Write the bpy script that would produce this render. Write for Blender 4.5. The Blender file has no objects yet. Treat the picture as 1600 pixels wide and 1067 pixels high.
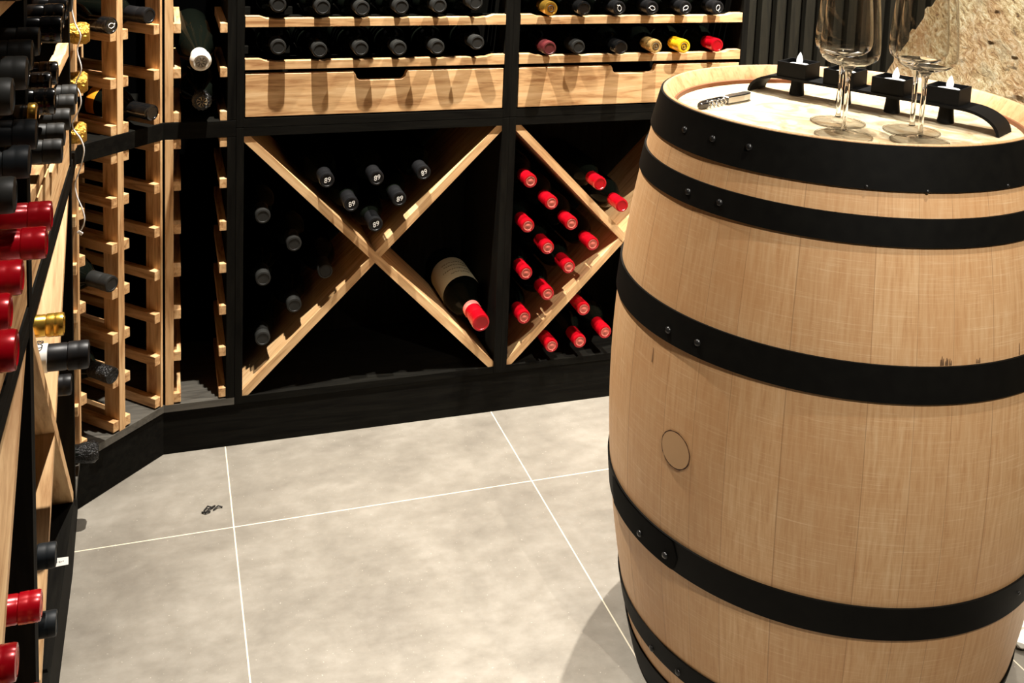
import bpy, bmesh, math, random
from mathutils import Vector, Matrix
random.seed(7)
SC = bpy.context.scene
C = SC.collection
PI = math.pi

# ---------------------------------------------------------------- camera
cd = bpy.data.cameras.new('camera'); cam = bpy.data.objects.new('camera', cd); C.objects.link(cam)
cd.sensor_width = 36.0; cd.lens = 36.957; cd.shift_y = -0.3344; cd.clip_start = 0.02
_r = Vector((0.94906599, -0.31276471, 0.03810475)); _u = Vector((0.00200392, 0.12692713, 0.99191002)); _f = Vector((0.31507098, 0.94131171, -0.12108897))
cam.matrix_world = Matrix(((_r.x, _u.x, -_f.x, 0), (_r.y, _u.y, -_f.y, 0), (_r.z, _u.z, -_f.z, 1.2878), (0, 0, 0, 1)))
SC.camera = cam
# ---------------------------------------------------------------- world, exposure, ceiling spots
SC.view_settings.view_transform = 'Standard'; SC.view_settings.look = 'None'
SC.view_settings.exposure = 0.0; SC.view_settings.gamma = 1.0; SC.view_settings.use_curve_mapping = False
w = bpy.data.worlds.new('world'); SC.world = w; w.use_nodes = True
w.node_tree.nodes['Background'].inputs[0].default_value = (1.0, .93, .84, 1); w.node_tree.nodes['Background'].inputs[1].default_value = 0.012
def spot(x, y, z, e, size=118, r=.011, to=None, blend=.5, col=(1, .94, .86)):
    l = bpy.data.lights.new('ceiling_spot', 'SPOT'); l.energy = e; l.spot_size = math.radians(size); l.spot_blend = blend
    l.shadow_soft_size = r; l.color = col
    o = bpy.data.objects.new('ceiling_spot', l); C.objects.link(o); o.location = (x, y, z)
    if to: o.rotation_euler = (Vector(to) - Vector((x, y, z))).to_track_quat('-Z', 'Y').to_euler()
    return o
spot(.25, 1.985, 2.3, 370, size=70, blend=.8)
spot(1.11, 1.985, 2.3, 330, size=70, blend=.8)
spot(1.62, 1.45, 2.3, 350, to=(2.0, 1.95, .95), size=80, blend=.6)
spot(.20, .85, 2.3, 90, size=46, blend=.6)
spot(1.08, .84, 2.3, 85, size=60, blend=.6)
spot(.80, -.30, 2.3, 165, to=(1.05, 1.15, .25), size=46, blend=.6)
spot(.30, .10, 2.3, 60, size=60, blend=.6)

# ---------------------------------------------------------------- materials
def lin(r, g, b): return tuple(((c/255)/12.92 if c/255 <= .04045 else ((c/255+.055)/1.055)**2.4) for c in (r, g, b)) + (1,)
def mat(name, col=(.5, .5, .5, 1), rough=.5, metal=0, **kw):
    m = bpy.data.materials.new(name); m.use_nodes = True; b = m.node_tree.nodes['Principled BSDF']
    b.inputs['Base Color'].default_value = col; b.inputs['Roughness'].default_value = rough; b.inputs['Metallic'].default_value = metal
    for k, v in kw.items(): b.inputs[k].default_value = v
    return m
class N:
    def __init__(s, m): s.t = m.node_tree; s.b = s.t.nodes['Principled BSDF']
    def n(s, typ, **kw):
        nd = s.t.nodes.new(typ)
        for k, v in kw.items():
            if k.startswith('_'): setattr(nd, k[1:], v)
        return nd
    def l(s, a, b): s.t.links.new(a, b)
    def math(s, op, a, b=None):
        nd = s.t.nodes.new('ShaderNodeMath'); nd.operation = op
        for i, v in enumerate((a, b)):
            if v is None: continue
            if isinstance(v, (int, float)): nd.inputs[i].default_value = v
            else: s.l(v, nd.inputs[i])
        return nd.outputs[0]
    def noise(s, vec, scale, detail=4, rough=.5, dist=0):
        nd = s.t.nodes.new('ShaderNodeTexNoise'); nd.inputs['Scale'].default_value = scale; nd.inputs['Detail'].default_value = detail
        nd.inputs['Roughness'].default_value = rough; nd.inputs['Distortion'].default_value = dist; s.l(vec, nd.inputs['Vector']); return nd.outputs['Fac']
    def map(s, vec, sc=(1, 1, 1), loc=(0, 0, 0)):
        nd = s.t.nodes.new('ShaderNodeMapping'); nd.inputs['Scale'].default_value = sc; nd.inputs['Location'].default_value = loc; s.l(vec, nd.inputs['Vector']); return nd.outputs[0]
    def ramp(s, fac, stops):
        nd = s.t.nodes.new('ShaderNodeValToRGB'); e = nd.color_ramp.elements
        e[0].position, e[0].color = stops[0]; e[1].position, e[1].color = stops[-1]
        for p, c in stops[1:-1]: x = e.new(p); x.color = c
        s.l(fac, nd.inputs[0]); return nd.outputs[0]
    def mix(s, fac, a, b, mode='MIX'):
        nd = s.t.nodes.new('ShaderNodeMix'); nd.data_type = 'RGBA'; nd.blend_type = mode
        for i, v in ((0, fac), (6, a), (7, b)):
            if isinstance(v, (int, float)): nd.inputs[i].default_value = v
            elif isinstance(v, tuple): nd.inputs[i].default_value = v
            else: s.l(v, nd.inputs[i])
        return nd.outputs[2]
    def bump(s, h, strength=.2, dist=.002):
        nd = s.t.nodes.new('ShaderNodeBump'); nd.inputs['Strength'].default_value = strength; nd.inputs['Distance'].default_value = dist
        s.l(h, nd.inputs['Height']); s.l(nd.outputs[0], s.b.inputs['Normal'])
    def rotx(s, vec, a):
        nd = s.t.nodes.new('ShaderNodeVectorRotate'); nd.rotation_type = 'X_AXIS'; nd.inputs['Angle'].default_value = a; s.l(vec, nd.inputs['Vector']); return nd.outputs[0]
    def co(s, kind='Object'): return s.t.nodes.new('ShaderNodeTexCoord').outputs[kind]
def wood(name, light, mid, dark, axis, rough=.55, spec=None):
    m = mat(name, light, rough); n = N(m); co = n.co()
    info = n.n('ShaderNodeObjectInfo').outputs['Random']
    add = n.n('ShaderNodeVectorMath'); add.operation = 'ADD'; n.l(co, add.inputs[0])
    comb = n.n('ShaderNodeCombineXYZ'); n.l(n.math('MULTIPLY', info, 9), comb.inputs[0]); n.l(n.math('MULTIPLY', info, 5), comb.inputs[2]); n.l(comb.outputs[0], add.inputs[1])
    sc = [1, 1, 1]; sc['xyz'.index(axis)] = .09
    v = n.map(add.outputs[0], tuple(sc))
    a = n.noise(v, 55, 5, .55, 1.2); b = n.noise(v, 260, 3, .6)
    f = n.math('ADD', n.math('MULTIPLY', a, .75), n.math('MULTIPLY', b, .25))
    c = n.ramp(f, [(.36, dark), (.50, mid), (.66, light)])
    n.l(c, n.b.inputs['Base Color']); n.bump(b, .08, .001)
    if spec is not None: n.b.inputs['Specular IOR Level'].default_value = spec
    return m
OAK = {a: wood('oak_' + a, lin(232, 196, 146), lin(215, 172, 120), lin(168, 120, 74), a) for a in 'xyz'}
BLK = {a: wood('black_stained_wood_' + a, lin(23, 22, 18), lin(17, 16, 13), lin(11, 10, 8), a, .7, .05) for a in 'xyz'}
M_IRON = mat('black_hoop_iron', lin(18, 17, 15), .6, .0)
n = N(M_IRON); h = n.noise(n.co(), 60, 4); n.l(n.ramp(h, [(.3, lin(12, 11, 9)), (.7, lin(17, 16, 13))]), n.b.inputs['Base Color']); n.bump(h, .05, .001)
M_IRON.node_tree.nodes['Principled BSDF'].inputs['Specular IOR Level'].default_value = .08
M_HOLD = mat('black_powder_metal', lin(12, 12, 12), .6, 0, **{'Specular IOR Level': .12})
M_STEEL = mat('steel', (.42, .41, .40, 1), .25, 1); M_DSTEEL = mat('dark_steel', (.08, .08, .085, 1), .3, 1)
M_GLASSB = mat('dark_bottle_glass', lin(10, 13, 9), .08, 0); M_GLASSB.node_tree.nodes['Principled BSDF'].inputs['Specular IOR Level'].default_value = .12
M_CAP = {'black': mat('black_capsule', lin(20, 20, 21), .42, 0, **{'Specular IOR Level': .22}), 'charcoal': mat('charcoal_capsule', lin(36, 36, 34), .5, 0, **{'Specular IOR Level': .22}), 'red': mat('red_capsule', lin(176, 8, 24), .24, .25),
         'gold': mat('gold_capsule', lin(214, 168, 70), .25, .85), 'yellow': mat('yellow_capsule', lin(232, 180, 28), .35), 'maroon': mat('maroon_capsule', lin(84, 28, 30), .45),
         'white': mat('white_capsule', lin(226, 220, 208), .45), 'bluegrey': mat('blue_grey_capsule', lin(22, 26, 29), .5, 0, **{'Specular IOR Level': .2}), 'gloss': mat('glossy_black_capsule', lin(16, 16, 16), .15),
         'tan': mat('tan_gold_capsule', lin(206, 168, 104), .32, .5), 'foil': None, 'goldfoil': None, 'redtip': mat('dusty_red_capsule_end', lin(186, 92, 78), .5), 'pink': mat('pink_band', lin(226, 120, 108), .5)}
for k, c, me in (('foil', lin(18, 18, 17), .2), ('goldfoil', lin(205, 160, 70), .9)):
    m = mat(k + '_crumpled', c, .3, me); n = N(m); n.bump(n.noise(n.co(), 140, 4, .6, 1), .9, .006); M_CAP[k] = m
M_LABEL = mat('cream_label_paper', lin(206, 196, 160), .7); M_WLABEL = mat('white_label_paper', lin(225, 222, 214), .6)
M_PRINT = mat('dark_print', lin(20, 18, 16), .6); M_WPRINT = mat('white_print', lin(230, 228, 222), .5)
M_CABLE = mat('white_cable', lin(250, 250, 248), .4)
M_WAX = mat('white_tealight_plastic', lin(245, 245, 242), .4)
M_FLAME = mat('led_flame', lin(248, 248, 250), .4); b_ = M_FLAME.node_tree.nodes['Principled BSDF']; b_.inputs['Emission Color'].default_value = (1, .98, .97, 1); b_.inputs['Emission Strength'].default_value = .7
# floor tiles
M_TILE = mat('grey_beige_tile', lin(190, 180, 160), .38); n = N(M_TILE); co = n.co(); sep = n.n('ShaderNodeSeparateXYZ'); n.l(co, sep.inputs[0])
def grout(s, off):
    v = n.math('PINGPONG', n.math('SUBTRACT', s, off), .3075); return n.math('LESS_THAN', v, .0013)
g = n.math('MAXIMUM', grout(sep.outputs[0], .1288), grout(sep.outputs[1], 1.9651))
a = n.noise(co, 4.5, 8, .68, .2); b = n.noise(n.map(co, (.6, 1, 1)), 30, 6, .7); c_ = n.noise(co, 210, 2, .5)
base = n.ramp(n.math('ADD', n.math('MULTIPLY', a, .7), n.math('MULTIPLY', b, .3)), [(.34, lin(112, 106, 96)), (.5, lin(130, 124, 113)), (.66, lin(148, 142, 131))])
speck = n.ramp(c_, [(.70, (0, 0, 0, 1)), (.74, (1, 1, 1, 1))])
base = n.mix(speck, base, lin(172, 166, 152))
base = n.mix(g, base, lin(216, 204, 180)); n.l(base, n.b.inputs['Base Color']); n.bump(b, .04, .002)
n.l(n.ramp(b, [(.3, (.34, .34, .34, 1)), (.7, (.5, .5, .5, 1))]), n.b.inputs['Roughness'])
# barrel staves (UV: u around, v up)
M_STAVE = mat('barrel_oak', lin(212, 172, 122), .5); n = N(M_STAVE); uv = n.co('UV'); sep = n.n('ShaderNodeSeparateXYZ'); n.l(uv, sep.inputs[0])
NS = 30.0
un = n.math('ADD', n.math('MULTIPLY', sep.outputs[0], NS), n.math('MULTIPLY', n.math('SINE', n.math('MULTIPLY', sep.outputs[0], 6.2832 * 7)), .28))
fl = n.math('FLOOR', un); fr = n.math('FRACT', un)
wn = n.n('ShaderNodeTexWhiteNoise', _noise_dimensions='1D'); n.l(fl, wn.inputs['W'])
seam = n.math('LESS_THAN', n.math('PINGPONG', fr, .5), .008)
co = n.co(); vgrain = n.noise(n.map(uv, (1, .035, 1)), 420, 4, .6, .3); fine = n.noise(n.map(co, (1, 1, 12)), 24, 5, .65, .5)
scr = n.noise(n.map(co, (1, 1, 40)), 14, 5, .7, .5); blot = n.noise(co, 5, 4, .6)
c0 = n.ramp(vgrain, [(.3, lin(196, 148, 100)), (.5, lin(210, 166, 118)), (.7, lin(220, 182, 136))])
c1 = n.mix(n.math('MULTIPLY', wn.outputs[0], .42), c0, lin(190, 144, 98))
c1 = n.mix(n.ramp(scr, [(.54, (0, 0, 0, 1)), (.70, (.42, .42, .42, 1))]), c1, lin(244, 218, 176))
c1 = n.mix(n.ramp(blot, [(.45, (0, 0, 0, 1)), (.70, (.5, .5, .5, 1))]), c1, lin(196, 142, 90))
c1 = n.mix(n.math('MULTIPLY', seam, .55), c1, lin(150, 108, 70)); n.l(c1, n.b.inputs['Base Color']); n.bump(fine, .08, .001)
M_CHIME = wood('pale_chime_oak', lin(218, 184, 138), lin(204, 166, 118), lin(176, 134, 88), 'z', .5)
M_CROZE = mat('brown_croze', lin(128, 74, 36), .55)
M_HEAD = mat('bleached_barrel_head', lin(225, 212, 184), .5); n = N(M_HEAD); co = n.co(); a = n.noise(n.map(co, (1, .25, 1)), 9, 5, .6, 1.6); b = n.noise(co, 13, 4, .6, 2.2)
c0 = n.ramp(a, [(.3, lin(205, 184, 146)), (.6, lin(222, 208, 176))]); c0 = n.mix(n.ramp(b, [(.46, (0, 0, 0, 1)), (.60, (.75, .75, .75, 1))]), c0, lin(178, 146, 102)); n.l(c0, n.b.inputs['Base Color'])
# rock
M_ROCK = mat('rough_tan_rock', lin(196, 168, 122), .85); n = N(M_ROCK); co = n.map(n.rotx(n.co(), -.6), (1, .5, 1.9)); a = n.noise(co, 5, 6, .6, .5); b = n.noise(co, 62, 9, .78, .6); d = n.noise(co, 13, 5, .6)
c0 = n.ramp(b, [(.36, lin(70, 50, 28)), (.43, lin(164, 132, 84)), (.51, lin(216, 190, 138)), (.60, lin(244, 234, 198))])
c0 = n.mix(n.ramp(a, [(.42, (0, 0, 0, 1)), (.66, (.5, .5, .5, 1))]), c0, lin(190, 132, 82)); c0 = n.mix(n.ramp(d, [(.55, (0, 0, 0, 1)), (.7, (.45, .45, .45, 1))]), c0, lin(178, 172, 142)); n.l(c0, n.b.inputs['Base Color'])
n.bump(b, 1.0, .035)
M_PEB = mat('white_pebble', lin(232, 228, 216), .6); M_WALL = mat('black_wall_paint', lin(22, 21, 19), .8); M_SLAT = wood('dark_wall_slat', lin(36, 34, 26), lin(30, 28, 21), lin(22, 21, 16), 'z', .7, .15)
M_FELT = mat('black_felt', lin(4, 4, 4), .95, 0, **{'Specular IOR Level': 0.0}); M_CEIL = mat('dark_ceiling', lin(40, 38, 35), .8)
# clear thin glass
def glassmat(name, tint, edge):
    m = bpy.data.materials.new(name); m.use_nodes = True; t = m.node_tree; t.nodes.clear()
    out = t.nodes.new('ShaderNodeOutputMaterial'); mx = t.nodes.new('ShaderNodeMixShader'); tr = t.nodes.new('ShaderNodeBsdfTransparent'); gl = t.nodes.new('ShaderNodeBsdfGlossy')
    gl.inputs['Roughness'].default_value = .02
    lw = t.nodes.new('ShaderNodeLayerWeight'); lw.inputs[0].default_value = .35; cr = t.nodes.new('ShaderNodeValToRGB')
    cr.color_ramp.elements[0].position = .45; cr.color_ramp.elements[0].color = tint; cr.color_ramp.elements[1].position = 1; cr.color_ramp.elements[1].color = edge
    t.links.new(lw.outputs['Facing'], cr.inputs[0]); t.links.new(cr.outputs[0], tr.inputs[0]); pw = t.nodes.new('ShaderNodeMath'); pw.operation = 'POWER'; pw.inputs[1].default_value = 3.5; ml = t.nodes.new('ShaderNodeMath'); ml.operation = 'MULTIPLY_ADD'; ml.inputs[1].default_value = .75; ml.inputs[2].default_value = .03
    lw2 = t.nodes.new('ShaderNodeLayerWeight'); lw2.inputs[0].default_value = .5; t.links.new(lw2.outputs['Facing'], pw.inputs[0]); t.links.new(pw.outputs[0], ml.inputs[0]); t.links.new(ml.outputs[0], mx.inputs[0]); t.links.new(tr.outputs[0], mx.inputs[1]); t.links.new(gl.outputs[0], mx.inputs[2]); t.links.new(mx.outputs[0], out.inputs[0]); return m
M_CLEAR = glassmat('clear_glass', (.985, .98, .97, 1), (.55, .50, .42, 1))
M_FOOT = glassmat('clear_foot_glass', (.985, .98, .97, 1), (.86, .81, .73, 1))
[x for x in M_FOOT.node_tree.nodes if x.type == 'MATH' and x.operation == 'MULTIPLY_ADD'][0].inputs[1].default_value = .3
M_STEM = mat('solid_glass', (1, .99, .97, 1), .0, 0, IOR=1.5); M_STEM.node_tree.nodes['Principled BSDF'].inputs['Transmission Weight'].default_value = 1

# ---------------------------------------------------------------- mesh helpers
def box(bm, x0, x1, y0, y1, z0, z1, bev=0):
    vs = [bm.verts.new((x, y, z)) for z in (z0, z1) for x, y in ((x0, y0), (x1, y0), (x1, y1), (x0, y1))]
    fs = [bm.faces.new([vs[i] for i in f]) for f in ((3, 2, 1, 0), (4, 5, 6, 7), (0, 1, 5, 4), (1, 2, 6, 5), (2, 3, 7, 6), (3, 0, 4, 7))]
    if bev:
        es = list({e for f in fs for e in f.edges}); bmesh.ops.bevel(bm, geom=es, offset=bev, segments=2, affect='EDGES', profile=.5)
def prism(bm, pts, a0, a1, plane='xz', bev=0):
    # outline in a plane, extruded along the third axis
    def P(p, a): return {'xz': (p[0], a, p[1]), 'xy': (p[0], p[1], a), 'yz': (a, p[0], p[1])}[plane]
    A = [bm.verts.new(P(p, a0)) for p in pts]; B = [bm.verts.new(P(p, a1)) for p in pts]; k = len(pts)
    fs = [bm.faces.new(A), bm.faces.new(B[::-1])] + [bm.faces.new((A[i], B[i], B[(i+1) % k], A[(i+1) % k])) for i in range(k)]
    bmesh.ops.recalc_face_normals(bm, faces=fs)
    if bev: bmesh.ops.bevel(bm, geom=list(fs[0].edges) + list(fs[1].edges), offset=bev, segments=1, affect='EDGES')
def lathe(bm, prof, seg=32, uv=False, a0=0.0, a1=2*PI):
    full = abs(a1 - a0 - 2*PI) < 1e-6; cols = seg if full else seg + 1; rings = []
    lay = bm.loops.layers.uv.verify() if uv else None
    for r, z in prof:
        rings.append([bm.verts.new((r*math.cos(a0+(a1-a0)*i/seg), r*math.sin(a0+(a1-a0)*i/seg), z)) for i in range(cols)] if r > 1e-6 else [bm.verts.new((0, 0, z))])
    for k in range(len(prof)-1):
        A, B = rings[k], rings[k+1]
        for i in range(seg):
            j = (i+1) % cols
            if len(A) == 1 and len(B) == 1: continue
            if len(A) == 1: f = bm.faces.new((A[0], B[j], B[i]))
            elif len(B) == 1: f = bm.faces.new((A[i], A[j], B[0]))
            else:
                f = bm.faces.new((A[i], A[j], B[j], B[i]))
                if uv:
                    for lp, (u, v) in zip(f.loops, ((i, k), (i+1, k), (i+1, k+1), (i, k+1))): lp[lay].uv = (u/seg, prof[v][1])
            f.smooth = True
    return rings
def tube(bm, pts, r, seg=8, rad=None):
    pts = [Vector(p) for p in pts]; rings = []; prev = None
    for i, p in enumerate(pts):
        t = (pts[min(i+1, len(pts)-1)] - pts[max(i-1, 0)]).normalized()
        if prev is None: a = Vector((0, 0, 1)) if abs(t.z) < .9 else Vector((1, 0, 0)); nrm = t.cross(a).normalized()
        else: nrm = (prev - t*prev.dot(t)).normalized()
        prev = nrm; bn = t.cross(nrm); rr = rad[i] if rad else r
        rings.append([bm.verts.new(p + nrm*rr*math.cos(2*PI*k/seg) + bn*rr*math.sin(2*PI*k/seg)) for k in range(seg)])
    for A, B in zip(rings, rings[1:]):
        for k in range(seg): f = bm.faces.new((A[k], A[(k+1) % seg], B[(k+1) % seg], B[k])); f.smooth = True
    bm.faces.new(rings[0][::-1]); bm.faces.new(rings[-1])
def me(name, fn, m):
    bm = bmesh.new(); fn(bm); bmesh.ops.recalc_face_normals(bm, faces=bm.faces[:])
    for e in bm.edges:
        if len(e.link_faces) == 2 and e.calc_face_angle(0) > .7: e.smooth = False
    d = bpy.data.meshes.new(name); bm.to_mesh(d); bm.free()
    for x in (m if isinstance(m, (list, tuple)) else [m]): d.materials.append(x)
    return d
def obj(name, fn, m, parent=None, loc=None, rot=None, label=None):
    d = fn if isinstance(fn, bpy.types.Mesh) else me(name, fn, m)
    o = bpy.data.objects.new(name, d); C.objects.link(o)
    if parent: o.parent = parent
    if loc: o.location = loc
    if rot: o.rotation_euler = rot
    if label: o['label'] = label
    return o
def thing(name, label, cat, loc=(0, 0, 0), rotz=0, group=None):
    o = bpy.data.objects.new(name, None); C.objects.link(o); o.location = loc; o.rotation_euler = (0, 0, rotz); o.empty_display_size = .05
    o['label'] = label; o['category'] = cat
    if group: o['group'] = group
    return o
def tag(o, label, cat, group=None):
    o['label'] = label; o['category'] = cat
    if group: o['group'] = group
    return o
def struct(name, fn, m, label=None):
    o = obj(name, fn, m); o['kind'] = 'structure'
    if label: o['label'] = label; 
    return o
def B(*a, **k): return lambda bm: box(bm, *a, **k)
ORD = ['first', 'second', 'third', 'fourth', 'fifth', 'sixth', 'seventh', 'eighth', 'ninth', 'tenth']

# ---------------------------------------------------------------- room shell
struct('floor', B(-.9, 3.2, -1.6, 2.75, -.05, 0), M_TILE, 'large grey beige floor tiles with pale grout lines')
struct('wall_left', B(-.62, -.57, -1.6, 2.75, 0, 2.45), M_FELT)
struct('ceiling', B(-.9, 3.2, -1.6, 2.75, 2.45, 2.5), M_CEIL)
struct('wall_front', B(-.62, 3.2, -1.6, -1.55, 0, 2.45), M_WALL)
def slatwall(bm):
    box(bm, 1.378, 3.0, 2.435, 2.455, 0, 2.45)
struct('wall_right', B(3.0, 3.05, -1.55, 2.7, 0, 2.45), M_WALL)
def back(bm): box(bm, -.57, 3.0, 2.62, 2.66, 0, 2.45)
struct('wall_back', back, M_FELT)
def slats(bm):
    box(bm, 1.376, 2.62, 2.450, 2.462, 0, 2.45)
    x = 1.3785
    while x < 2.6: box(bm, x, x+.0265, 2.425, 2.450, 0, 2.45, bev=.0015); x += .0455
struct('trim_1', slats, [M_SLAT], 'dark vertical slat cladding behind the barrel')
# rock outcrop
from mathutils import noise as mn
def rock(bm):
    ny, nz = 330, 300; g = []
    for j in range(nz+1):
        row = []
        for i in range(ny+1):
            y = 2.44 - 2.9*i/ny; z = 2.3*j/nz
            p = Vector((0, y, z)); q = Vector((z*1.2 + y*.3, y*1.0 - z*.25, z*2.4 + y*.9))
            h = mn.fractal(p*1.3, 1.0, 2.0, 4)*.12 + mn.fractal(q*5.5, .8, 2.1, 6)*.045 + mn.turbulence(q*22, 4, True)*.014
            x = math.log(math.exp(14*(1.56+.2*z)) + math.exp(14*(1.375+.72*z)))/14 + h*(.6 if y < 2.1 else .6-(y-2.1)*1.5)
            row.append(bm.verts.new((x, y, z)))
        g.append(row)
    for j in range(nz):
        for i in range(ny):
            f = bm.faces.new((g[j][i], g[j+1][i], g[j+1][i+1], g[j][i+1])); f.smooth = True
    b0 = [bm.verts.new((2.98, r[0].co.y, r[0].co.z)) for r in g]; b1 = [bm.verts.new((2.98, r[-1].co.y, r[-1].co.z)) for r in g]
    for j in range(nz):
        bm.faces.new((g[j][0], b0[j], b0[j+1], g[j+1][0])); bm.faces.new((g[j][-1], g[j+1][-1], b1[j+1], b1[j]))
o = struct('trim_2', rock, M_ROCK, 'rough tan natural rock face rising behind the barrel')
# gravel strip at the foot of the rock
def gravel(bm):
    random.seed(3)
    for k in range(1500):
        y = random.uniform(.6, 2.38); x = random.uniform(1.385, 1.60); r = random.uniform(.007, .014)
        mm = Matrix.Translation((x, y, r*.55 + random.choice((0, 0, .008)))) @ Matrix.Rotation(random.uniform(0, PI), 4, 'Z') @ Matrix.Diagonal((r*1.35, r, r*.7, 1))
        res = bmesh.ops.create_icosphere(bm, subdivisions=1, radius=1, matrix=mm)
        for v in res['verts']: v.co += Vector((random.uniform(-1, 1), random.uniform(-1, 1), random.uniform(-1, 1)))*.0012
    for f in bm.faces: f.smooth = True
o = obj('gravel', gravel, M_PEB); o['kind'] = 'stuff'; o['label'] = 'white pebble gravel on the floor right of the barrel'; o['category'] = 'gravel'

# ---------------------------------------------------------------- racks
YF = 2.2586; XL = -.155; S = .581; PT = .0165; ZB, ZT_ = .114, .702
DEP = .30
def cross_rack(loc, rotz, label):
    t = thing('cross_wine_rack', label, 'wine rack', (loc[0], loc[1], ZB-.016), rotz); dz = -(ZB-.016)
    for s, x in (('side_panel', -PT), ('side_panel', S)): obj(s, B(x, x+PT, 0, DEP, ZB-.016+dz, .7205+dz, bev=.0008), BLK['z'], t)
    obj('bottom_panel', B(0, S, .001, DEP, ZB-.016+dz, ZB+dz), BLK['x'], t); obj('top_panel', B(0, S, .0005, DEP, ZT_+dz, .7205+dz), BLK['x'], t)
    obj('back_panel', B(0, S, DEP-.006, DEP, ZB+dz, ZT_+dz), BLK['z'], t)
    q = .0127; H = ZT_-ZB
    up = [(0, 0), (q, 0), (S, H-q), (S, H), (S-q, H), (0, q)]
    dn = [(0, H), (0, H-q), (S-q, 0), (S, 0), (S, q), (q, H)]
    for k, (pl, y0) in enumerate(((up, .004), (dn, .003))):
        o = obj('diagonal_board', lambda bm: prism(bm, [(a, b+.016) for a, b in pl], y0, .262), OAKD[k], t)
    return t
# diagonal grain versions of the oak
def wood_diag(name, ang):
    m = wood(name, lin(232, 196, 146), lin(217, 175, 124), lin(184, 138, 90), 'x'); t = m.node_tree
    mp = [x for x in t.nodes if x.type == 'MAPPING'][0]; src = mp.inputs['Vector'].links[0].from_socket
    rot = t.nodes.new('ShaderNodeVectorRotate'); rot.rotation_type = 'Y_AXIS'; rot.inputs['Angle'].default_value = ang
    t.links.new(src, rot.inputs['Vector']); t.links.new(rot.outputs[0], mp.inputs['Vector']); return m
OAKD = [wood_diag('oak_rising', PI/4), wood_diag('oak_falling', -PI/4)]
RAILS = (.846, .938, 1.030, 1.122)
def upper_rack(loc, rotz, label):
    z0 = .7215; t = thing('drawer_wine_rack', label, 'wine rack', (loc[0], loc[1], z0), rotz)
    for x in (-PT, S): obj('side_panel', B(x, x+PT, 0, DEP, 0, 1.22-z0, bev=.0008), BLK['z'], t)
    obj('bottom_panel', B(0, S, .0005, DEP, 0, .740-z0), BLK['x'], t)
    obj('back_panel', B(0, S, DEP-.006, DEP, .740-z0, 1.22-z0), BLK['z'], t)
    # drawer with a rounded finger notch
    a, b, zb, zt, dp, r = .002, S-.002, .7435-z0, .8365-z0, .019, .012
    c0, c1 = .238, .350
    pts = [(a, zb), (b, zb), (b, zt), (c1+.004, zt)]
    for k in range(7): th = k*PI/12; pts.append((c1-r+r*math.cos(th), zt-dp+r-r*math.sin(th)))
    for k in range(7): th = PI/2+k*PI/12; pts.append((c0+r+r*math.cos(th), zt-dp+r-r*math.sin(th)))
    pts += [(c0-.004, zt), (a, zt)]
    d = obj('drawer', lambda bm: prism(bm, pts, .002, .020, bev=.0008), OAK['x'], t)
    def dbox(bm):
        box(bm, .012, .022, .020, .27, zb, zt-.022); box(bm, S-.022, S-.012, .020, .27, zb, zt-.022); box(bm, .022, S-.022, .020, .27, zb, zb+.006); box(bm, .022, S-.022, .262, .27, zb, zt-.022)
    obj('drawer_box', dbox, BLK['x'], d)
    for rz in RAILS:
        zb, zt = rz-z0, rz+.0185-z0
        pr = [(.001, zb), (S-.001, zb), (S-.001, zt+.005), (S-.030, zt+.005), (S-.045, zt)]
        for k in range(6):
            xc = S-.072-k*.0875
            for j in range(5): aa = j/4; pr.append((xc+.018-.036*aa, zt-.0022*math.sin(PI*aa)))
        pr += [(.045, zt), (.030, zt+.005), (.001, zt+.005)]
        obj('bottle_rail', lambda bm: prism(bm, pr, .001, .019, bev=.0006), OAK['x'], t)
        for y in (.075, .215): obj('support_slat', B(0, S, y, y+.018, zb-.003, zb+.0135), BLK['x'], t)
    return t
def column_rack(name, loc, rotz, label, z0, z1, levels, posts, panel=None, dep=.26):
    t = thing(name, label, 'wine rack', (loc[0], loc[1], z0), rotz)
    for s, wd, L, R in posts:
        if wd > 0:
            obj('post', B(s-wd/2, s+wd/2, 0, .042, 0, z1-z0, bev=.0008), OAK['z'], t)
            obj('rear_post', B(s-wd/2, s+wd/2, dep-.03, dep, 0, z1-z0), OAK['z'], t)
        for lv in levels:
            for sd in ((-1,) if L else ()) + ((1,) if R else ()):
                e = s + sd*(wd/2 + .0001); a, b = sorted((e, e + sd*.0150))
                obj('rung', B(a, b, .0015, dep, lv-z0-.0105, lv-z0+.0105, bev=.0012), OAK['y'], t)
    if panel: obj('side_panel', B(panel[0], panel[1], 0, DEP, 0, z1-z0, bev=.0008), BLK['z'], t)
    return t
X1, X3 = .164, .778
cross_rack((X1, YF, 0), 0, 'black framed rack with oak X boards holding black capped bottles')
cross_rack((X3, YF, 0), 0, 'black framed rack with oak X boards full of red capped bottles beside barrel')
upper_rack((X1, YF, 0), 0, 'rack with oak drawer and rails above the black capped X rack')
upper_rack((X3, YF, 0), 0, 'rack with oak drawer and rails partly hidden behind the barrel')
YA, YB = 1.3715, .7570
cross_rack((XL, YA, 0), PI/2, 'left wall rack with oak X boards nearest the corner, seen edge on')
cross_rack((XL, YB, 0), PI/2, 'left wall rack with oak X boards nearest the viewer')
upper_rack((XL, YA, 0), PI/2, 'left wall rack of black capped bottles nearest the corner')
upper_rack((XL, YB, 0), PI/2, 'left wall rack with red capped bottles nearest the viewer')
LO = [.128+.0945*k for k in range(7)]; LO[6] = .691; UP = [.748, .842, .937, 1.031, 1.125]
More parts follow.
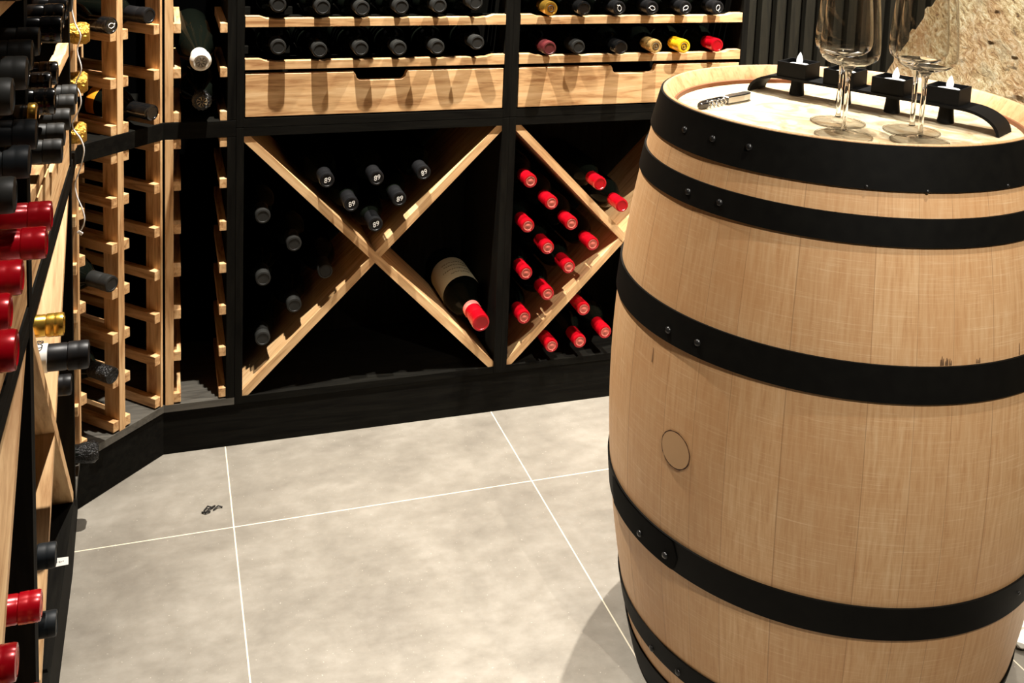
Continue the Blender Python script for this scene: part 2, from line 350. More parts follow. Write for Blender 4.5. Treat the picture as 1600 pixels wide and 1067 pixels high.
for nm, z0, z1, lv in (('lower', ZB, .7015, LO), ('upper', .7385, 1.22, UP)):
    W = 'below' if nm == 'lower' else 'above'
    column_rack('column_wine_rack', (-.160, 2.0985, 0), PI/4, 'oak ladder rack set diagonally across the corner, %s the black shelf' % W, z0, z1, lv, [(.006, .006, False, True), (.112, .0155, True, True), (.221, .006, True, False)])
    column_rack('column_wine_rack', (0, YF, 0), 0, 'narrow oak ladder rack right of the corner, %s the black shelf' % W, z0, z1, lv, [(.0115, .017, False, True), (.1290, 0, True, False)], panel=(.1291, .1470))
    column_rack('column_wine_rack', (XL, 1.9700, 0), PI/2, 'narrow oak ladder rack left of the corner, %s the black shelf' % W, z0, z1, lv, [(0, 0, False, True), (.117, .012, True, True)])
# black shelf and base that run around the corner, plinth
CORN = [(.1471, YF), (0, YF), (-.157, 2.1015), (-.155, 1.9695), (-.455, 1.9695), (-.455, 2.5586), (.1471, 2.5586)]
tag(obj('corner_shelf', lambda bm: prism(bm, CORN, .7018, .7382, 'xy', bev=.001), BLK['x']), 'black shelf running round the corner between the ladder racks', 'shelf')
M_BASE = wood('grey_base_wood', lin(92, 88, 80), lin(78, 75, 68), lin(60, 57, 51), 'x', .5)  # base board wood, a lighter grey than the black rack wood
tag(obj('corner_shelf', lambda bm: prism(bm, CORN, .098, .1138, 'xy'), M_BASE), 'grey base board under the corner ladder racks', 'shelf')
PL = [(1.376, YF+.003), (-.001, YF+.003), (-.162, 2.1), (-.1565, 1.9), (-.1565, .2), (-.50, .2), (-.50, 2.55), (1.376, 2.55)]
tag(obj('plinth', lambda bm: prism(bm, PL, 0, .0978, 'xy', bev=.001), BLK['x']), 'black plinth under the racks along the back and left walls', 'plinth')
t = tag(obj('paper_tag', lambda bm: prism(bm, [(0, 0), (.027, .001), (.0265, .0115), (.0, .0125)], 0, .0005), M_WLABEL, loc=(-.1600, 1.545, .256), rot=(-.9, 0, 0)), 'small white paper tag sticking out from the lower left rack', 'tag')
obj('print', lambda bm: [box(bm, .008+.0022*k, .0092+.0022*k, -.0003, -.0001, .0050+.0006*(k % 3), .0066+.0006*(k % 2)) for k in range(6)], M_PRINT, t)

# ---------------------------------------------------------------- bottles
BODY = [(0, .004), (.030, .0), (.036, .003), (.0372, .008), (.0375, .02), (.0375, .185), (.0365, .198), (.031, .214), (.022, .229), (.0165, .240), (.0150, .252), (.0142, .285), (.0142, .297), (0, .297)]
FAT = [(0, .004), (.034, .0), (.041, .004), (.042, .02), (.042, .150), (.0395, .175), (.031, .205), (.022, .232), (.017, .255), (.0155, .285), (.0150, .297), (0, .297)]
CAPP = [(.0150, .236), (.0160, .238), (.0158, .2745), (.0152, .2755), (.0152, .2765), (.0164, .2775), (.0166, .286), (.0163, .2875), (.0166, .289), (.0166, .2965), (.0158, .2995), (.0125, .3003), (.0118, .2993), (0, .2993)]
ME = {'body': me('bottle_body', lambda bm: lathe(bm, BODY, 32), M_GLASSB), 'fat': me('bottle_body', lambda bm: lathe(bm, FAT, 32), M_GLASSB)}
for k, m_ in M_CAP.items(): ME[k] = me('capsule', lambda bm: lathe(bm, CAPP, 32), m_)
ME['redring'] = me('capsule_end', lambda bm: lathe(bm, [(.0117, .2994), (.0108, .3004), (.0098, .3002), (.0092, .2996), (.0045, .2996), (.0035, .3004), (0, .3004)], 24), M_CAP['redtip'])
def pleat(bm):
    pr = [(.0155, .222), (.0175, .232), (.0172, .25), (.0168, .266), (.0185, .274), (.0198, .284), (.0192, .294), (.0150, .3002), (0, .301)]
    rg = lathe(bm, pr, 30)
    for k, r in enumerate(rg[:-1]):
        for i, v in enumerate(r): s = 1 + .05*math.sin(i*2.9+k*1.7) + random.uniform(-.04, .04); v.co.x *= s; v.co.y *= s; v.co.z += random.uniform(-.0006, .0006)
random.seed(5)
for k in ('goldfoil', 'foil', 'white'): ME['fat_'+k] = me('foil_capsule', pleat, M_CAP[k])
ME['goldring'] = me('gold_ring', lambda bm: lathe(bm, [(.0160, .2905), (.0176, .2915), (.0178, .2985), (.0165, .3002), (.012, .3010)], 28), M_CAP['gold'])
ME['fat_white'] = me('foil_capsule', lambda bm: lathe(bm, [(.0158, .214), (.0185, .226), (.0178, .250), (.0172, .266), (.0195, .272), (.0210, .280), (.0212, .291), (.0195, .2965), (.0150, .3002), (.0120, .2996), (0, .2996)], 36), M_CAP['white'])
ME['band'] = me('neck_label', lambda bm: lathe(bm, [(.0168, .226), (.0172, .2265), (.0166, .238), (.0160, .2385)], 28), M_WLABEL)
def textmesh(txt, size, ext=.0003):
    cu = bpy.data.curves.new('print', 'FONT'); cu.body = txt; cu.size = size; cu.extrude = ext; cu.shear = .25; cu.align_x = 'CENTER'; cu.align_y = 'CENTER'; cu.resolution_u = 3
    o = bpy.data.objects.new('tmp', cu); C.objects.link(o); dg = bpy.context.evaluated_depsgraph_get(); m = bpy.data.meshes.new_from_object(o.evaluated_get(dg)); m.name = 'print'
    m.materials.clear(); m.materials.append(M_WPRINT); C.objects.unlink(o); bpy.data.objects.remove(o); return m
ME['t89'] = textmesh('89', .0155)
def loopm(bm):
    pts = [(.0062*math.cos(t)*(1+.15*math.cos(2*t)), .0048*math.sin(t), 0) for t in [2*PI*k/24 for k in range(25)]]
    tube(bm, pts, .0007, 6); tube(bm, [(.006, .001, 0), (.0085, .004, 0)], .0009, 6)
ME['loop'] = me('emblem', loopm, M_WPRINT)
def starm(bm):
    for k in range(8):
        a = k*PI/4; tube(bm, [(.003*math.cos(a), .003*math.sin(a), 0), (.0095*math.cos(a+.25), .0095*math.sin(a+.25), 0)], .0009, 5)
    tube(bm, [(.0105*math.cos(t), .0105*math.sin(t), 0) for t in [2*PI*k/24 for k in range(25)]], .0005, 5)
M_GP = mat('dull_gold_print', lin(190, 168, 130), .5); M_CREST = mat('dark_crest_print', lin(52, 44, 34), .5); M_REDP = M_CAP['red']
ME['star'] = me('emblem', starm, M_GP); ME['crest'] = me('emblem', starm, M_CREST)
def ringm(bm): tube(bm, [(.0072*math.cos(t), .0072*math.sin(t), 0) for t in [2*PI*k/20 for k in range(21)]], .0009, 6); tube(bm, [(-.003, -.002, 0), (.0005, .003, 0), (.003, -.001, 0)], .0008, 5)
ME['swirl'] = me('emblem', ringm, M_PRINT); ME['redlogo'] = me('emblem', ringm, M_REDP)
FSC = 1.0
def bottle(tip, dirv, cap, label, group=None, body='body', sc=1.0, extra=(), roll=0, kind='wine bottle'):
    d = Vector(dirv).normalized(); tip = Vector(tip)
    t = thing('wine_bottle', label, 'bottle', tip - d*.3*sc, 0, group)
    up = Vector((0, 0, 1)); x = up.cross(d).normalized(); y = d.cross(x)
    M = Matrix(((x.x, y.x, d.x), (x.y, y.y, d.y), (x.z, y.z, d.z))); t.rotation_euler = M.to_euler(); t.scale = (sc,)*3
    obj('glass_body', ME[body], None, t)
    c = obj('capsule', ME[cap], None, t)
    for e in extra:
        if e == 'ring': obj('capsule_end', ME['redring'], None, c, label='dusty rose capsule end')
        elif e == 'goldring': obj('gold_ring', ME['goldring'], None, c)
        elif e == 'band': obj('neck_label', ME['band'], None, t, label='white neck label')
        elif e in ('t89', 'loop', 'star', 'crest', 'swirl', 'redlogo'): obj('print' if e == 't89' else 'emblem', ME[e], None, c, loc=(0, 0, .2996 if e == 't89' else .3002), rot=(0, 0, roll))
    return t
OUTB = (0, -1, 0); OUTL = (1, 0, 0); OUTD = (1, -1, 0)
# back racks: two rows on the rails
G = 'charcoal capped bottles on the rails of the left back rack'
for i, (x, z) in enumerate([(0.23, 0.989), (0.323, 0.983), (0.408, 0.98), (0.494, 0.983), (0.58, 0.985), (0.663, 0.992)]):
    bottle((x+.001, 2.237, z), OUTB, 'charcoal', 'charcoal capped bottle, %s from left on upper rail above the left oak drawer' % ORD[i], G)
for i, (x, z) in enumerate([(0.231, 0.898), (0.318, 0.89), (0.407, 0.892), (0.492, 0.891), (0.578, 0.892), (0.67, 0.901)]):
    bottle((x+.001, 2.237, z), OUTB, 'charcoal', 'charcoal capped bottle, %s from left on lower rail above the left oak drawer' % ORD[i], G)
G = 'bottles on the rails of the right back rack'
for i, (x, cap, ex, wd) in enumerate([(0.842, 'gold', ('swirl',), 'gold capped bottle with embossed end'), (0.924, 'gloss', (), 'glossy black capped bottle'), (1.013, 'black', ('loop',), 'black capped bottle with white loop mark'), (1.098, 'black', ('loop',), 'black capped bottle with white loop mark'), (1.186, 'black', ('loop',), 'black capped bottle with white loop mark'), (1.273, 'black', ('loop',), 'black capped bottle with white loop mark')]):
    bottle((x+.001, 2.235, .978), OUTB, cap, wd + ', %s from left on upper right rail' % ORD[i], G, extra=ex, roll=.9*i)
for i, (x, cap, ex, wd) in enumerate([(0.843, 'maroon', (), 'dull maroon capped bottle'), (0.919, 'charcoal', (), 'charcoal capped bottle'), (1.02, 'gloss', (), 'glossy black capped bottle'), (1.113, 'tan', ('swirl',), 'tan gold capped bottle'), (1.185, 'yellow', ('swirl',), 'bright yellow capped bottle'), (1.278, 'red', (), 'dark red capped bottle')]):
    bottle((x, (2.232, 2.243, 2.226, 2.234, 2.228, 2.234)[i], .886), OUTB, cap, wd + ', %s from left on lower right rail' % ORD[i], G, extra=ex, roll=.7*i)
# X rack left: left triangle
G = 'charcoal capped bottles in the left triangle of the left X rack'
for (x, z), w_ in zip([(0.206, 0.519), (0.274, 0.451), (0.208, 0.377), (0.344, 0.382), (0.276, 0.309), (0.208, 0.239)], ['topmost against the side panel', 'upper one of middle column', 'middle one against the side panel', 'the rightmost one', 'lower one of middle column', 'lowest against the side panel']):
    bottle((x, 2.268, z), OUTB, 'charcoal', 'charcoal capped bottle in left triangle of X rack, ' + w_, G)
G = 'black capped bottles marked 89 in the top triangle of the left X rack'
for (x, z), w_ in zip([(0.337, 0.606), (0.446, 0.605), (0.552, 0.611), (0.391, 0.549), (0.498, 0.554), (0.446, 0.499)], ['top row left', 'top row middle', 'top row right', 'middle row left', 'middle row right', 'lowest one']):
    bottle((x, 2.222, z), OUTB, 'black', 'black capped bottle marked 89 in X rack top, ' + w_, G, extra=('t89', 'band'), roll=.35+random.uniform(-.2, .2))
t = bottle((.703, 2.235, .238), (.03, -1, -.06), 'red', 'large bottle with cream label and red capsule in right triangle of X rack', sc=1.28)
obj('neck_band', lambda bm: lathe(bm, [(.0158, .236), (.0165, .2365), (.0165, .252), (.0160, .2525)], 28), M_CAP['pink'], t, label='pink capsule band')
lb = obj('paper_label', lambda bm: lathe(bm, [(.0378, .095), (.0380, .0955), (.0380, .180), (.0377, .1805)], 40), M_LABEL, t, label='cream paper label')
def scrib(bm):
    random.seed(2)
    for zz, hw in ((.16, .5), (.145, .8), (.13, .6), (.118, .7)):
        th = 1.57-hw
        while th < 1.57+hw:
            pts = [(.0383*math.cos(th+k*.02), .0383*math.sin(th+k*.02), zz+random.uniform(-.002, .002)) for k in range(5)]; tube(bm, pts, .0006, 4); th += .13
obj('print', scrib, mat('brown_label_print', lin(120, 100, 66), .7), lb)
# X rack right: red ones
G = 'red capped bottles in the left triangle of the right X rack'
for (x, z), w_ in zip([(0.812, 0.572), (0.867, 0.516), (0.81, 0.464), (0.92, 0.462), (0.862, 0.407), (0.977, 0.407), (0.81, 0.349), (0.918, 0.355), (0.867, 0.293), (0.81, 0.24)],
        ['topmost of all', 'just right of and below topmost', 'second down against the post', 'third along the falling diagonal', 'second along, above the third one', 'rightmost by the board crossing', 'third down against the post', 'just left of and below the rightmost', 'middle one resting on the rising board', 'lowest against the post']):
    bottle((x, 2.238, z), OUTB, 'red', 'red capped bottle in right rack, ' + w_, G, extra=('ring',))
G = 'red capped bottles in the bottom triangle of the right X rack'
for (x, z), w_ in zip([(0.967, 0.24), (0.888, 0.155), (0.961, 0.158), (1.027, 0.175)], ['upper one', 'lower left', 'lower middle', 'lower right, half hidden by barrel']):
    bottle((x, 2.25, z), OUTB, 'red', 'red capped bottle under the oak board near barrel, ' + w_, G, extra=('ring',))
G = 'bright red capped bottles in the top triangle of the right X rack'
for (x, z), w_ in zip([(0.992, 0.553), (1.052, 0.495)], ['upper left', 'lower right touching barrel outline']):
    bottle((x, 2.245, z), OUTB, 'red', 'bright red capped bottle above the falling oak board, ' + w_, G)
# corner ladder racks
def LD(s, out, z): return (-.160 + s*.7071 + out*.7071, 2.0985 + s*.7071 - out*.7071, z)
bottle(LD(.059, .035, .966), OUTD, 'gloss', 'glossy black capped bottle with pale glyph, upper corner rack, left bay', extra=('loop',))
bottle(LD(.058, .030, 1.058), OUTD, 'gloss', 'black foil bottle at the top frame edge, upper corner rack, left bay', body='fat')
bottle(LD(.170, .020, .972), OUTD, 'black', 'black capped bottle in the right bay of the upper corner rack')
t = bottle(LD(.168, .030, .775), (1, -1, -.04), 'gloss', 'black bottle with orange label lying on lowest rungs of upper corner rack', extra=('band',))
obj('paper_label', lambda bm: lathe(bm, [(.0378, .150), (.0380, .1505), (.0380, .1730), (.0377, .1735)], 16, a0=1.9, a1=3.6), mat('orange_label', lin(236, 150, 30), .5), t, label='orange label')
bottle(LD(.060, .030, .452), OUTD, 'charcoal', 'dim charcoal capped bottle, lower corner rack left bay, upper of two')
bottle(LD(.060, .030, .262), OUTD, 'foil', 'dim black foil capped bottle, lower corner rack left bay, lower of two')
bottle((.073, 2.18, .880), (.05, -1, -.10), 'fat_white', 'sparkling bottle with white foil capsule and dark crest, right of the corner', body='fat', extra=('crest',))
bottle((.076, 2.215, .790), OUTB, 'fat_foil', 'black foil capped sparkling bottle below the white capped one', body='fat', extra=('star',))
bottle((-.120, 2.043, .150), OUTL, 'fat_foil', 'sparkling bottle in crumpled black foil sticking out low left of corner', body='fat')
for z, x, w_ in ((.9665, -.127, 'topmost'), (.876, -.131, 'middle'), (.782, -.134, 'lowest')):
    bottle((x, 2.028, z), OUTL, 'fat_goldfoil', 'gold foil sparkling bottle on narrow rack left of corner, ' + w_, 'gold foil bottles left of the corner', body='fat')
# left wall racks
G = 'black capped bottles on the lowest rail of the left wall'
for i, (x, y) in enumerate([(-.134, 1.826), (-.132, 1.75), (-.131, 1.652), (-.131, 1.561), (-.127, 1.472)]):
    bottle((x, y, .897), OUTL, 'charcoal', 'dark capped bottle on lowest left wall rail, %s from the corner' % ORD[i], G)
G = 'red capped bottles on the lowest rail of the left wall'
for i, (x, y) in enumerate([(-.116, 1.211), (-.113, 1.126), (-.125, 1.035), (-.125, .954), (-.111, .877)]):
    bottle((x, y, .894), OUTL, 'red', 'red capped bottle on left wall rail, %s from the corner' % ORD[i], G)
G = 'bottles on the middle rail of the left wall'
for i, (x, y, c) in enumerate([(-.139, 1.559, 'gloss'), (-.141, 1.484, 'gloss'), (-.126, 1.378, 'gloss'), (-.138, 1.292, 'goldring'), (-.130, 1.216, 'bluegrey'), (-.125, 1.106, 'bluegrey'), (-.125, .997, 'charcoal')]):
    bottle((x, y, .985), OUTL, c if c != 'goldring' else 'gloss', '%s bottle on middle left wall rail, %s from the corner' % ({'gloss': 'glossy black capped', 'goldring': 'gold ringed black', 'bluegrey': 'blue black capped', 'charcoal': 'charcoal capped'}[c], ORD[i]), G, extra=('goldring',) if c == 'goldring' else ())
G = 'bottles on the top visible rail of the left wall'
for i, (x, y, c) in enumerate([(-.126, 1.646, 'charcoal'), (-.126, 1.569, 'gloss'), (-.124, 1.488, 'gloss'), (-.117, 1.372, 'gloss'), (-.133, 1.286, 'charcoal'), (-.131, 1.200, 'charcoal'), (-.125, 1.10, 'charcoal'), (-.125, .994, 'charcoal')]):
    bottle((x, y, 1.075), OUTL, c, '%s bottle on top left wall rail, %s from the corner' % ({'gloss': 'glossy black capped', 'charcoal': 'charcoal capped'}[c], ORD[i]), G)
bottle((-.128, 1.095, 1.165), OUTL, 'gloss', 'big dark bottle at the top left corner of the photo, on highest rail', sc=1.15)
bottle((-.135, 1.556, .621), OUTL, 'gold', 'gold capped bottle in the left wall X rack near the corner')
t = bottle((-.105, 1.60, .552), OUTL, 'black', 'big black capped bottle with white neck label jutting from left wall X rack', sc=1.25)
obj('neck_label', lambda bm: lathe(bm, [(.0160, .238), (.0168, .2385), (.0168, .2545), (.0160, .255)], 28), M_WLABEL, t)
obj('print', textmesh('CX8', .011), None, t, loc=(0, .0169, .2465), rot=(-PI/2, 0, 0)).data.materials[0] = M_PRINT
bottle((-.140, 1.726, .446), OUTL, 'black', 'short black capped bottle below the big one in left wall X rack')
bottle((-.138, 1.432, .350), OUTL, 'bluegrey', 'blue grey capped bottle low at left, upper of two behind red capsule')
bottle((-.138, 1.425, .255), OUTL, 'bluegrey', 'blue grey capped bottle low at left, lower of two')
bottle((-.130, 1.183, .455), OUTL, 'red', 'red capped bottle low at left beside the oak board edge', extra=('ring',))
bottle((-.130, .987, .540), OUTL, 'red', 'red capped bottle at the lower left frame edge', extra=('ring',))
bottle((-.130, 1.143, .372), OUTL, 'red', 'red capped bottle cut by the bottom frame edge at left', extra=('ring',))

# hanging cable
pts = [(-.136, 1.10), (-.136, 1.077), (-.143, 1.049), (-.153, 1.023), (-.148, .99), (-.139, .968), (-.145, .941), (-.1385, .908), (-.148, .881), (-.142, .865), (-.140, .844), (-.149, .821), (-.1545, .809), (-.152, .797), (-.141, .780), (-.1355, .757), (-.143, .723), (-.151, .697), (-.148, .673), (-.140, .651), (-.136, .632), (-.138, .620), (-.143, .608)]
def cable(bm):
    P = []
    for i in range(len(pts)-1):
        p0, p1, p2, p3 = (Vector(pts[max(0, min(len(pts)-1, i+k))]) for k in (-1, 0, 1, 2))
        for s in range(4):
            u = s/4; q = .5*((2*p1) + (p2-p0)*u + (2*p0-5*p1+4*p2-p3)*u*u + (3*p1-p0-3*p2+p3)*u**3); P.append((q.x, 1.99, q.y))
    tube(bm, [(x, y, z) for x, y, z in P], .0014, 6)
t = thing('cable', 'thin white cable hanging in front of the gold foil bottles', 'cable', (-.143, 1.99, .608))
c = obj('wire', cable, M_CABLE, t); c.matrix_parent_inverse = Matrix.Translation((.143, -1.99, -.608))
c = obj('plug_end', B(-.004, .006, -.002, .002, -.0055, .0005, bev=.001), M_CABLE, t, rot=(0, .7, 0))

# crumb of debris on the tiles
def crumb(bm):
    for a, b, c_ in (((0, 0), (.008, .010), (.018, .006)), ((.002, -.008), (.012, .002), (.022, .012)), ((.018, -.002), (.028, .006), (.036, .004)), ((-.004, -.004), (.004, -.010), (.012, -.006))):
        tube(bm, [(a[0], a[1], .002), (b[0], b[1], .0045), (c_[0], c_[1], .002)], .0016, 5)
tag(obj('leaf_crumb', crumb, M_PRINT, loc=(.075, 2.03, 0)), 'small dark curled crumb lying on the floor tile', 'debris')

# ---------------------------------------------------------------- barrel
BX, BY, RH, RB, ZTOP = 1.0253, 1.3845, .2845, .3466, .95
def rad(z): s = abs(z-ZTOP/2)/(ZTOP/2); return RB-(RB-RH)*s**2
bar = thing('wine_barrel', 'upright pale oak wine barrel with six black iron hoops', 'barrel', (BX, BY, 0))
prof = [(.262, .030), (.270, .004), (.280, .0)] + [(rad(ZTOP*k/40), ZTOP*k/40) for k in range(1, 40)] + [(RH+.0002, .949), (RH-.002, .9505), (.280, .9495)]
obj('staves', lambda bm: lathe(bm, prof, 180, uv=True), M_STAVE, bar)
obj('chime', lambda bm: lathe(bm, [(.280, .9495), (.2785, .9485), (.2665, .9275)], 120), M_CHIME, bar, label='pale bevelled inner rim')
obj('croze', lambda bm: lathe(bm, [(.2665, .9275), (.2640, .9265), (.2630, .918)], 120), M_CROZE, bar, label='brown groove around the head')
def head(bm): lathe(bm, [(0, .920), (.15, .920), (.2632, .920), (.2632, .90), (0, .90)], 96)
obj('head', head, M_HEAD, bar, label='pale bleached barrel head')
obj('bottom_head', lambda bm: lathe(bm, [(0, .03), (.262, .03), (.262, .045), (0, .045)], 64), M_CHIME, bar)
def surf(a, z, off=0): r = rad(z)+off; return (r*math.cos(a), r*math.sin(a), z)
def hoop(z0, z1, rivets, strap=None, nails=()):
    def f(bm):
        k = 5; zs = [z0+(z1-z0)*i/k for i in range(k+1)]
        lathe(bm, [(rad(z0)+.0002, z0)] + [(rad(z)+.0032, z) for z in zs] + [(rad(z1)+.0002, z1)], 180)
    h = obj('hoop', f, M_IRON, bar)
    if strap:
        a0, a1 = (math.radians(q) for q in strap)
        def g(bm):
            nA = 24; zc = (z0+z1)/2; hh = (z1-z0)/2-.0005; G2 = []
            for i in range(nA+1):
                u = i/nA; a = a0+(a1-a0)*u; e = min(1, (1-u)*(a1-a0)*RB/.012); hz = hh*math.sqrt(max(.0, 1-(1-e)**2))*.999+.0004 if e < 1 else hh
                G2.append([bm.verts.new(surf(a, zc+hz*(j/3-1), .0048)) for j in range(7)])
            for A, Bq in zip(G2, G2[1:]):
                for j in range(6): q = bm.faces.new((A[j], Bq[j], Bq[j+1], A[j+1])); q.smooth = True
            ex = bmesh.ops.solidify(bm, geom=bm.faces[:], thickness=.0014)
        obj('overlap', g, M_IRON, h, label='riveted overlapping end of the hoop')
    for (a, z, r) in [(q[0], q[1], .0052) for q in rivets] + [(q[0], q[1], .0028) for q in nails]:
        a = math.radians(a); p = surf(a, z, .0046 if strap else .0030)
        def rv(bm):
            lathe(bm, [(r, 0), (r*.92, r*.32), (r*.6, r*.62), (0, r*.75)], 14)
        o = obj('rivet', rv, M_RIVET, h, loc=p); o.rotation_euler = Vector((math.cos(a), math.sin(a), .12 if z > .475 else -.12)).to_track_quat('Z', 'Y').to_euler()
M_RIVET = mat('rivet_iron', lin(48, 47, 46), .3, .6)
hoop(.8908, .9480, [(-174.7, .918), (-162.6, .9195), (-150.6, .921)], nails=[(-119.6, .894), (-104.6, .892), (-80.5, .894)])
hoop(.8206, .8570, [(-167.2, .8372), (-156.2, .838)])
hoop(.6193, .6683, [(-165.9, .637), (-156.4, .640)])
hoop(.2817, .3307, [(-172.5, .2965), (-162.4, .298)], strap=(-190, -158.4), nails=[(-71.1, .311)])
hoop(.0930, .1294, [(-171.6, .100), (-160.3, .104)])
hoop(.0020, .0592, [])
ba, bz, br = math.radians(-160.4), .470, .0262
def disc(r0, r1, off, jit=0):
    def f(bm):
        nseg = 48; rs = [r0 + (r1-r0)*k/3 for k in range(4)]; G2 = []
        for r in rs:
            G2.append([bm.verts.new(surf(ba + (r*math.cos(t)+jit*random.uniform(-1, 1)*(r > r0))/RB, bz + r*math.sin(t)+jit*random.uniform(-1, 1)*(r > r0), off)) for t in [2*PI*i/nseg for i in range(nseg)]])
        for A, Bq in zip(G2, G2[1:]):
            for i in range(nseg): j = (i+1) % nseg; bm.faces.new((A[i], A[j], Bq[j], Bq[i]))
        if r0 < .002: bm.faces.new(G2[0])
    return f
bg = obj('bung', disc(.001, br, .0016), mat('bung_wood', lin(190, 150, 106), .6), bar, label='round wooden bung')
obj('scorch_ring', disc(br, br+.0016, .0012, .0005), mat('scorched_wood', lin(70, 40, 22), .8), bg, label='dark scorched edge')
random.seed(9); M_SCUFF = mat('dark_scuff', lin(110, 82, 54), .8)
def st(bm, a, z, h, wd=.0008):
    a = math.radians(a); pa = [surf(a-wd/RB, z, .0006), surf(a+wd/RB, z, .0006), surf(a+wd*.5/RB, z+h, .0006), surf(a-wd*.5/RB, z+h, .0006)]; bm.faces.new([bm.verts.new(p) for p in pa])
for L_ in ([(-101+k*.35+random.uniform(-.1, .1), .6695, random.uniform(.005, .013)) for k in range(8)], [(-92+k*.4, .6695, random.uniform(.004, .010)) for k in range(3)], [(-79, .6695, .016)], [(-171, .575, .022, .001)]):
    obj('scuff_mark', lambda bm: [st(bm, *q) for q in L_], M_SCUFF, bar, label='dark scuff mark on the staves')

# ---------------------------------------------------------------- things on the barrel head
HZ = .920
CUPU = (-.132, -.047, .036, .122)
ANG = math.atan2(-.365, .205); HC = (1.104, 1.421)
ho = thing('tealight_holder', 'black metal bridge shaped tealight holder with four square cups on barrel', 'candle holder', (HC[0], HC[1], HZ), ANG)
def bridge(bm):
    H, hl, th, hw = .033, .2095, .0045, .0285; P = []
    for k in range(13): t_ = k/12*PI/2; P.append((-hl + .058*(1-math.cos(t_)), H*math.sin(t_)))
    for k in range(1, 8): P.append((-hl+.058 + (2*hl-.116)*k/8, H))
    P += [(-x, z) for x, z in P[:13]][::-1]
    out = []; inn = []
    for i, p in enumerate(P):
        a = Vector(P[min(i+1, len(P)-1)]) - Vector(P[max(i-1, 0)]); a.normalize(); nn = Vector((-a.y, a.x))
        out.append((p[0]+nn.x*th/2, max(0, p[1]+nn.y*th/2))); inn.append((p[0]-nn.x*th/2, max(0, p[1]-nn.y*th/2)))
    rows = [[bm.verts.new((x, y, z)) for x, z in pr] for pr, y in ((out, -hw), (inn, -hw), (inn, hw), (out, hw))]
    for r in range(4):
        A, Bq = rows[r], rows[(r+1) % 4]
        for i in range(len(A)-1): f = bm.faces.new((A[i], A[i+1], Bq[i+1], Bq[i])); f.smooth = r in (1, 3)
    for e in (0, -1): bm.faces.new([rw[e] for rw in rows])
obj('bridge', bridge, M_HOLD, ho)
for i, u in enumerate(CUPU):
    h = .0255; wo = .0265
    def cup(bm):
        box(bm, u-wo, u+wo, -wo, wo, .0355, .0375)
        for a in ((u-wo, u+wo, -wo, -wo+.0022), (u-wo, u+wo, wo-.0022, wo), (u-wo, u-wo+.0022, -wo+.0022, wo-.0022), (u+wo-.0022, u+wo, -wo+.0022, wo-.0022)): box(bm, *a, .0375, .0355+h, bev=.0004)
    obj('cup', cup, M_HOLD, ho)
    obj('peg', lambda bm: lathe(bm, [(0, .0305), (.0105, .0305), (.0110, .020), (.0128, .004), (.0125, .0025), (0, .0025)], 24), M_HOLD, ho, loc=(u, 0, 0))
    p = Matrix.Rotation(ANG, 3, 'Z') @ Vector((u, 0, 0))
    c = thing('tealight', 'white LED tealight in the %s cup of the holder from the left' % ORD[i], 'candle', (HC[0]+p.x, HC[1]+p.y, HZ+.0376), .3*i, 'white tealights in the holder')
    obj('body', lambda bm: lathe(bm, [(0, 0), (.0185, 0), (.0188, .002), (.0188, .0175), (.0175, .0185), (.010, .0182), (.0045, .0200), (0, .0200)], 28), M_WAX, c)
    obj('flame', lambda bm: lathe(bm, [(.0036, .0190), (.0052, .0230), (.0055, .0265), (.0044, .0315), (.0022, .0365), (.0006, .0395), (0, .040)], 16), M_FLAME, c, label='glowing white plastic flame', rot=(.08, 0, 0))
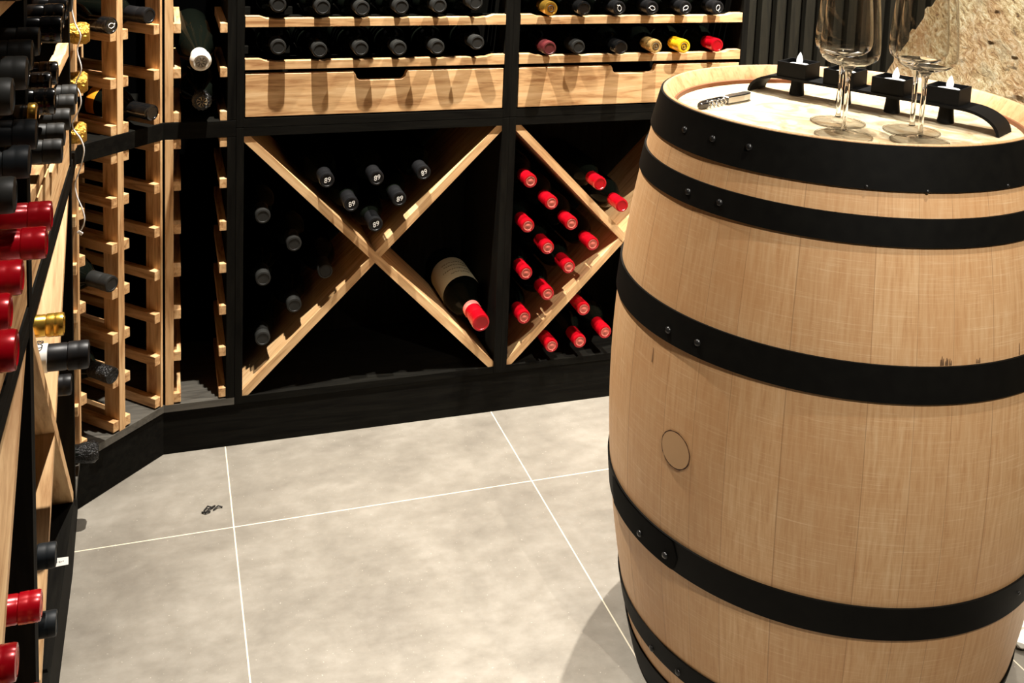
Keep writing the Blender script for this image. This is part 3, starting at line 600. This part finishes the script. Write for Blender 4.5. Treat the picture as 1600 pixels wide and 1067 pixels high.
# wine glasses
def foot(bm):
    tube(bm, [(.0408*math.cos(2*PI*k/64), .0408*math.sin(2*PI*k/64), .0014) for k in range(65)], .0011, 6)
    for f in bm.faces: f.material_index = 1
    lathe(bm, [(0, .0), (.0405, .0), (.0415, .0008), (.0405, .0016), (.030, .0022), (.016, .0034), (.0075, .0060), (.0048, .0095), (.0, .0096)], 48)
def stem(bm): lathe(bm, [(0, .0095), (.0047, .0096), (.0038, .014), (.0035, .030), (.0035, .075), (.0040, .090), (.0058, .099), (.0105, .1050), (.020, .1068), (.0300, .1100), (.0302, .1112), (.020, .1106), (.010, .1100), (0, .1098)], 40)
def bowl(bm):
    o_ = [(.0303, .1104), (.0345, .1128), (.0395, .1175), (.0420, .1245), (.0425, .132), (.0415, .150), (.0385, .185), (.0345, .225), (.0330, .245)]
    i_ = [(r-.0009, z+.0005) for k, (r, z) in enumerate(o_)]; i_[-1] = (i_[-1][0], .245)
    lathe(bm, o_ + [(.0325, .2455)] + i_[::-1], 56)
MB_, MS_, MF_ = me('bowl', bowl, M_CLEAR), me('stem', stem, M_STEM), me('foot', foot, [M_FOOT, M_STEM])
for (x, y), w_ in zip([(.990, 1.349), (.946, 1.273), (1.071, 1.279), (1.040, 1.223)], ['back one of the left pair', 'front one of the left pair', 'back one of the right pair', 'front one of the right pair']):
    g_ = thing('wine_glass', 'empty stemmed wine glass on barrel, ' + w_, 'wine glass', (x, y, HZ), 0, 'wine glasses on the barrel')
    obj('foot', MF_, None, g_); obj('stem', MS_, None, g_); obj('bowl', MB_, None, g_)
# corkscrew
ck = thing('corkscrew', 'folding steel waiter corkscrew lying on the barrel head', 'corkscrew', (.817, 1.463, HZ), math.atan2(.056, .131))
def lever(bm):
    up = [(0, .010), (.012, .0165), (.035, .0215), (.070, .0235), (.105, .0225), (.130, .018)]; lo = [(.128, .014), (.100, .0175), (.070, .0185), (.035, .0165), (.014, .011), (.003, .005)]
    prism(bm, up+lo, .002, .0095, 'xy', bev=.0008)
obj('lever', lever, M_DSTEEL, ck, label='dark steel lever arm')
obj('lever_foot', B(.000, .018, .001, .009, .001, .010, bev=.0015), M_DSTEEL, ck)
def handle(bm): prism(bm, [(.068, .0), (.110, -.001), (.128, .001), (.137, .006), (.138, .012), (.132, .017), (.118, .0165), (.090, .0165), (.068, .014)], .0015, .0135, 'xy', bev=.0015)
obj('handle', handle, M_STEEL, ck)
obj('worm', lambda bm: tube(bm, [(.020+.050*k/90, .0065+.0045*math.cos(k/90*10*PI), .0060+.0045*math.sin(k/90*10*PI)) for k in range(91)], .0013, 7), M_STEEL, ck, label='shiny steel spiral')
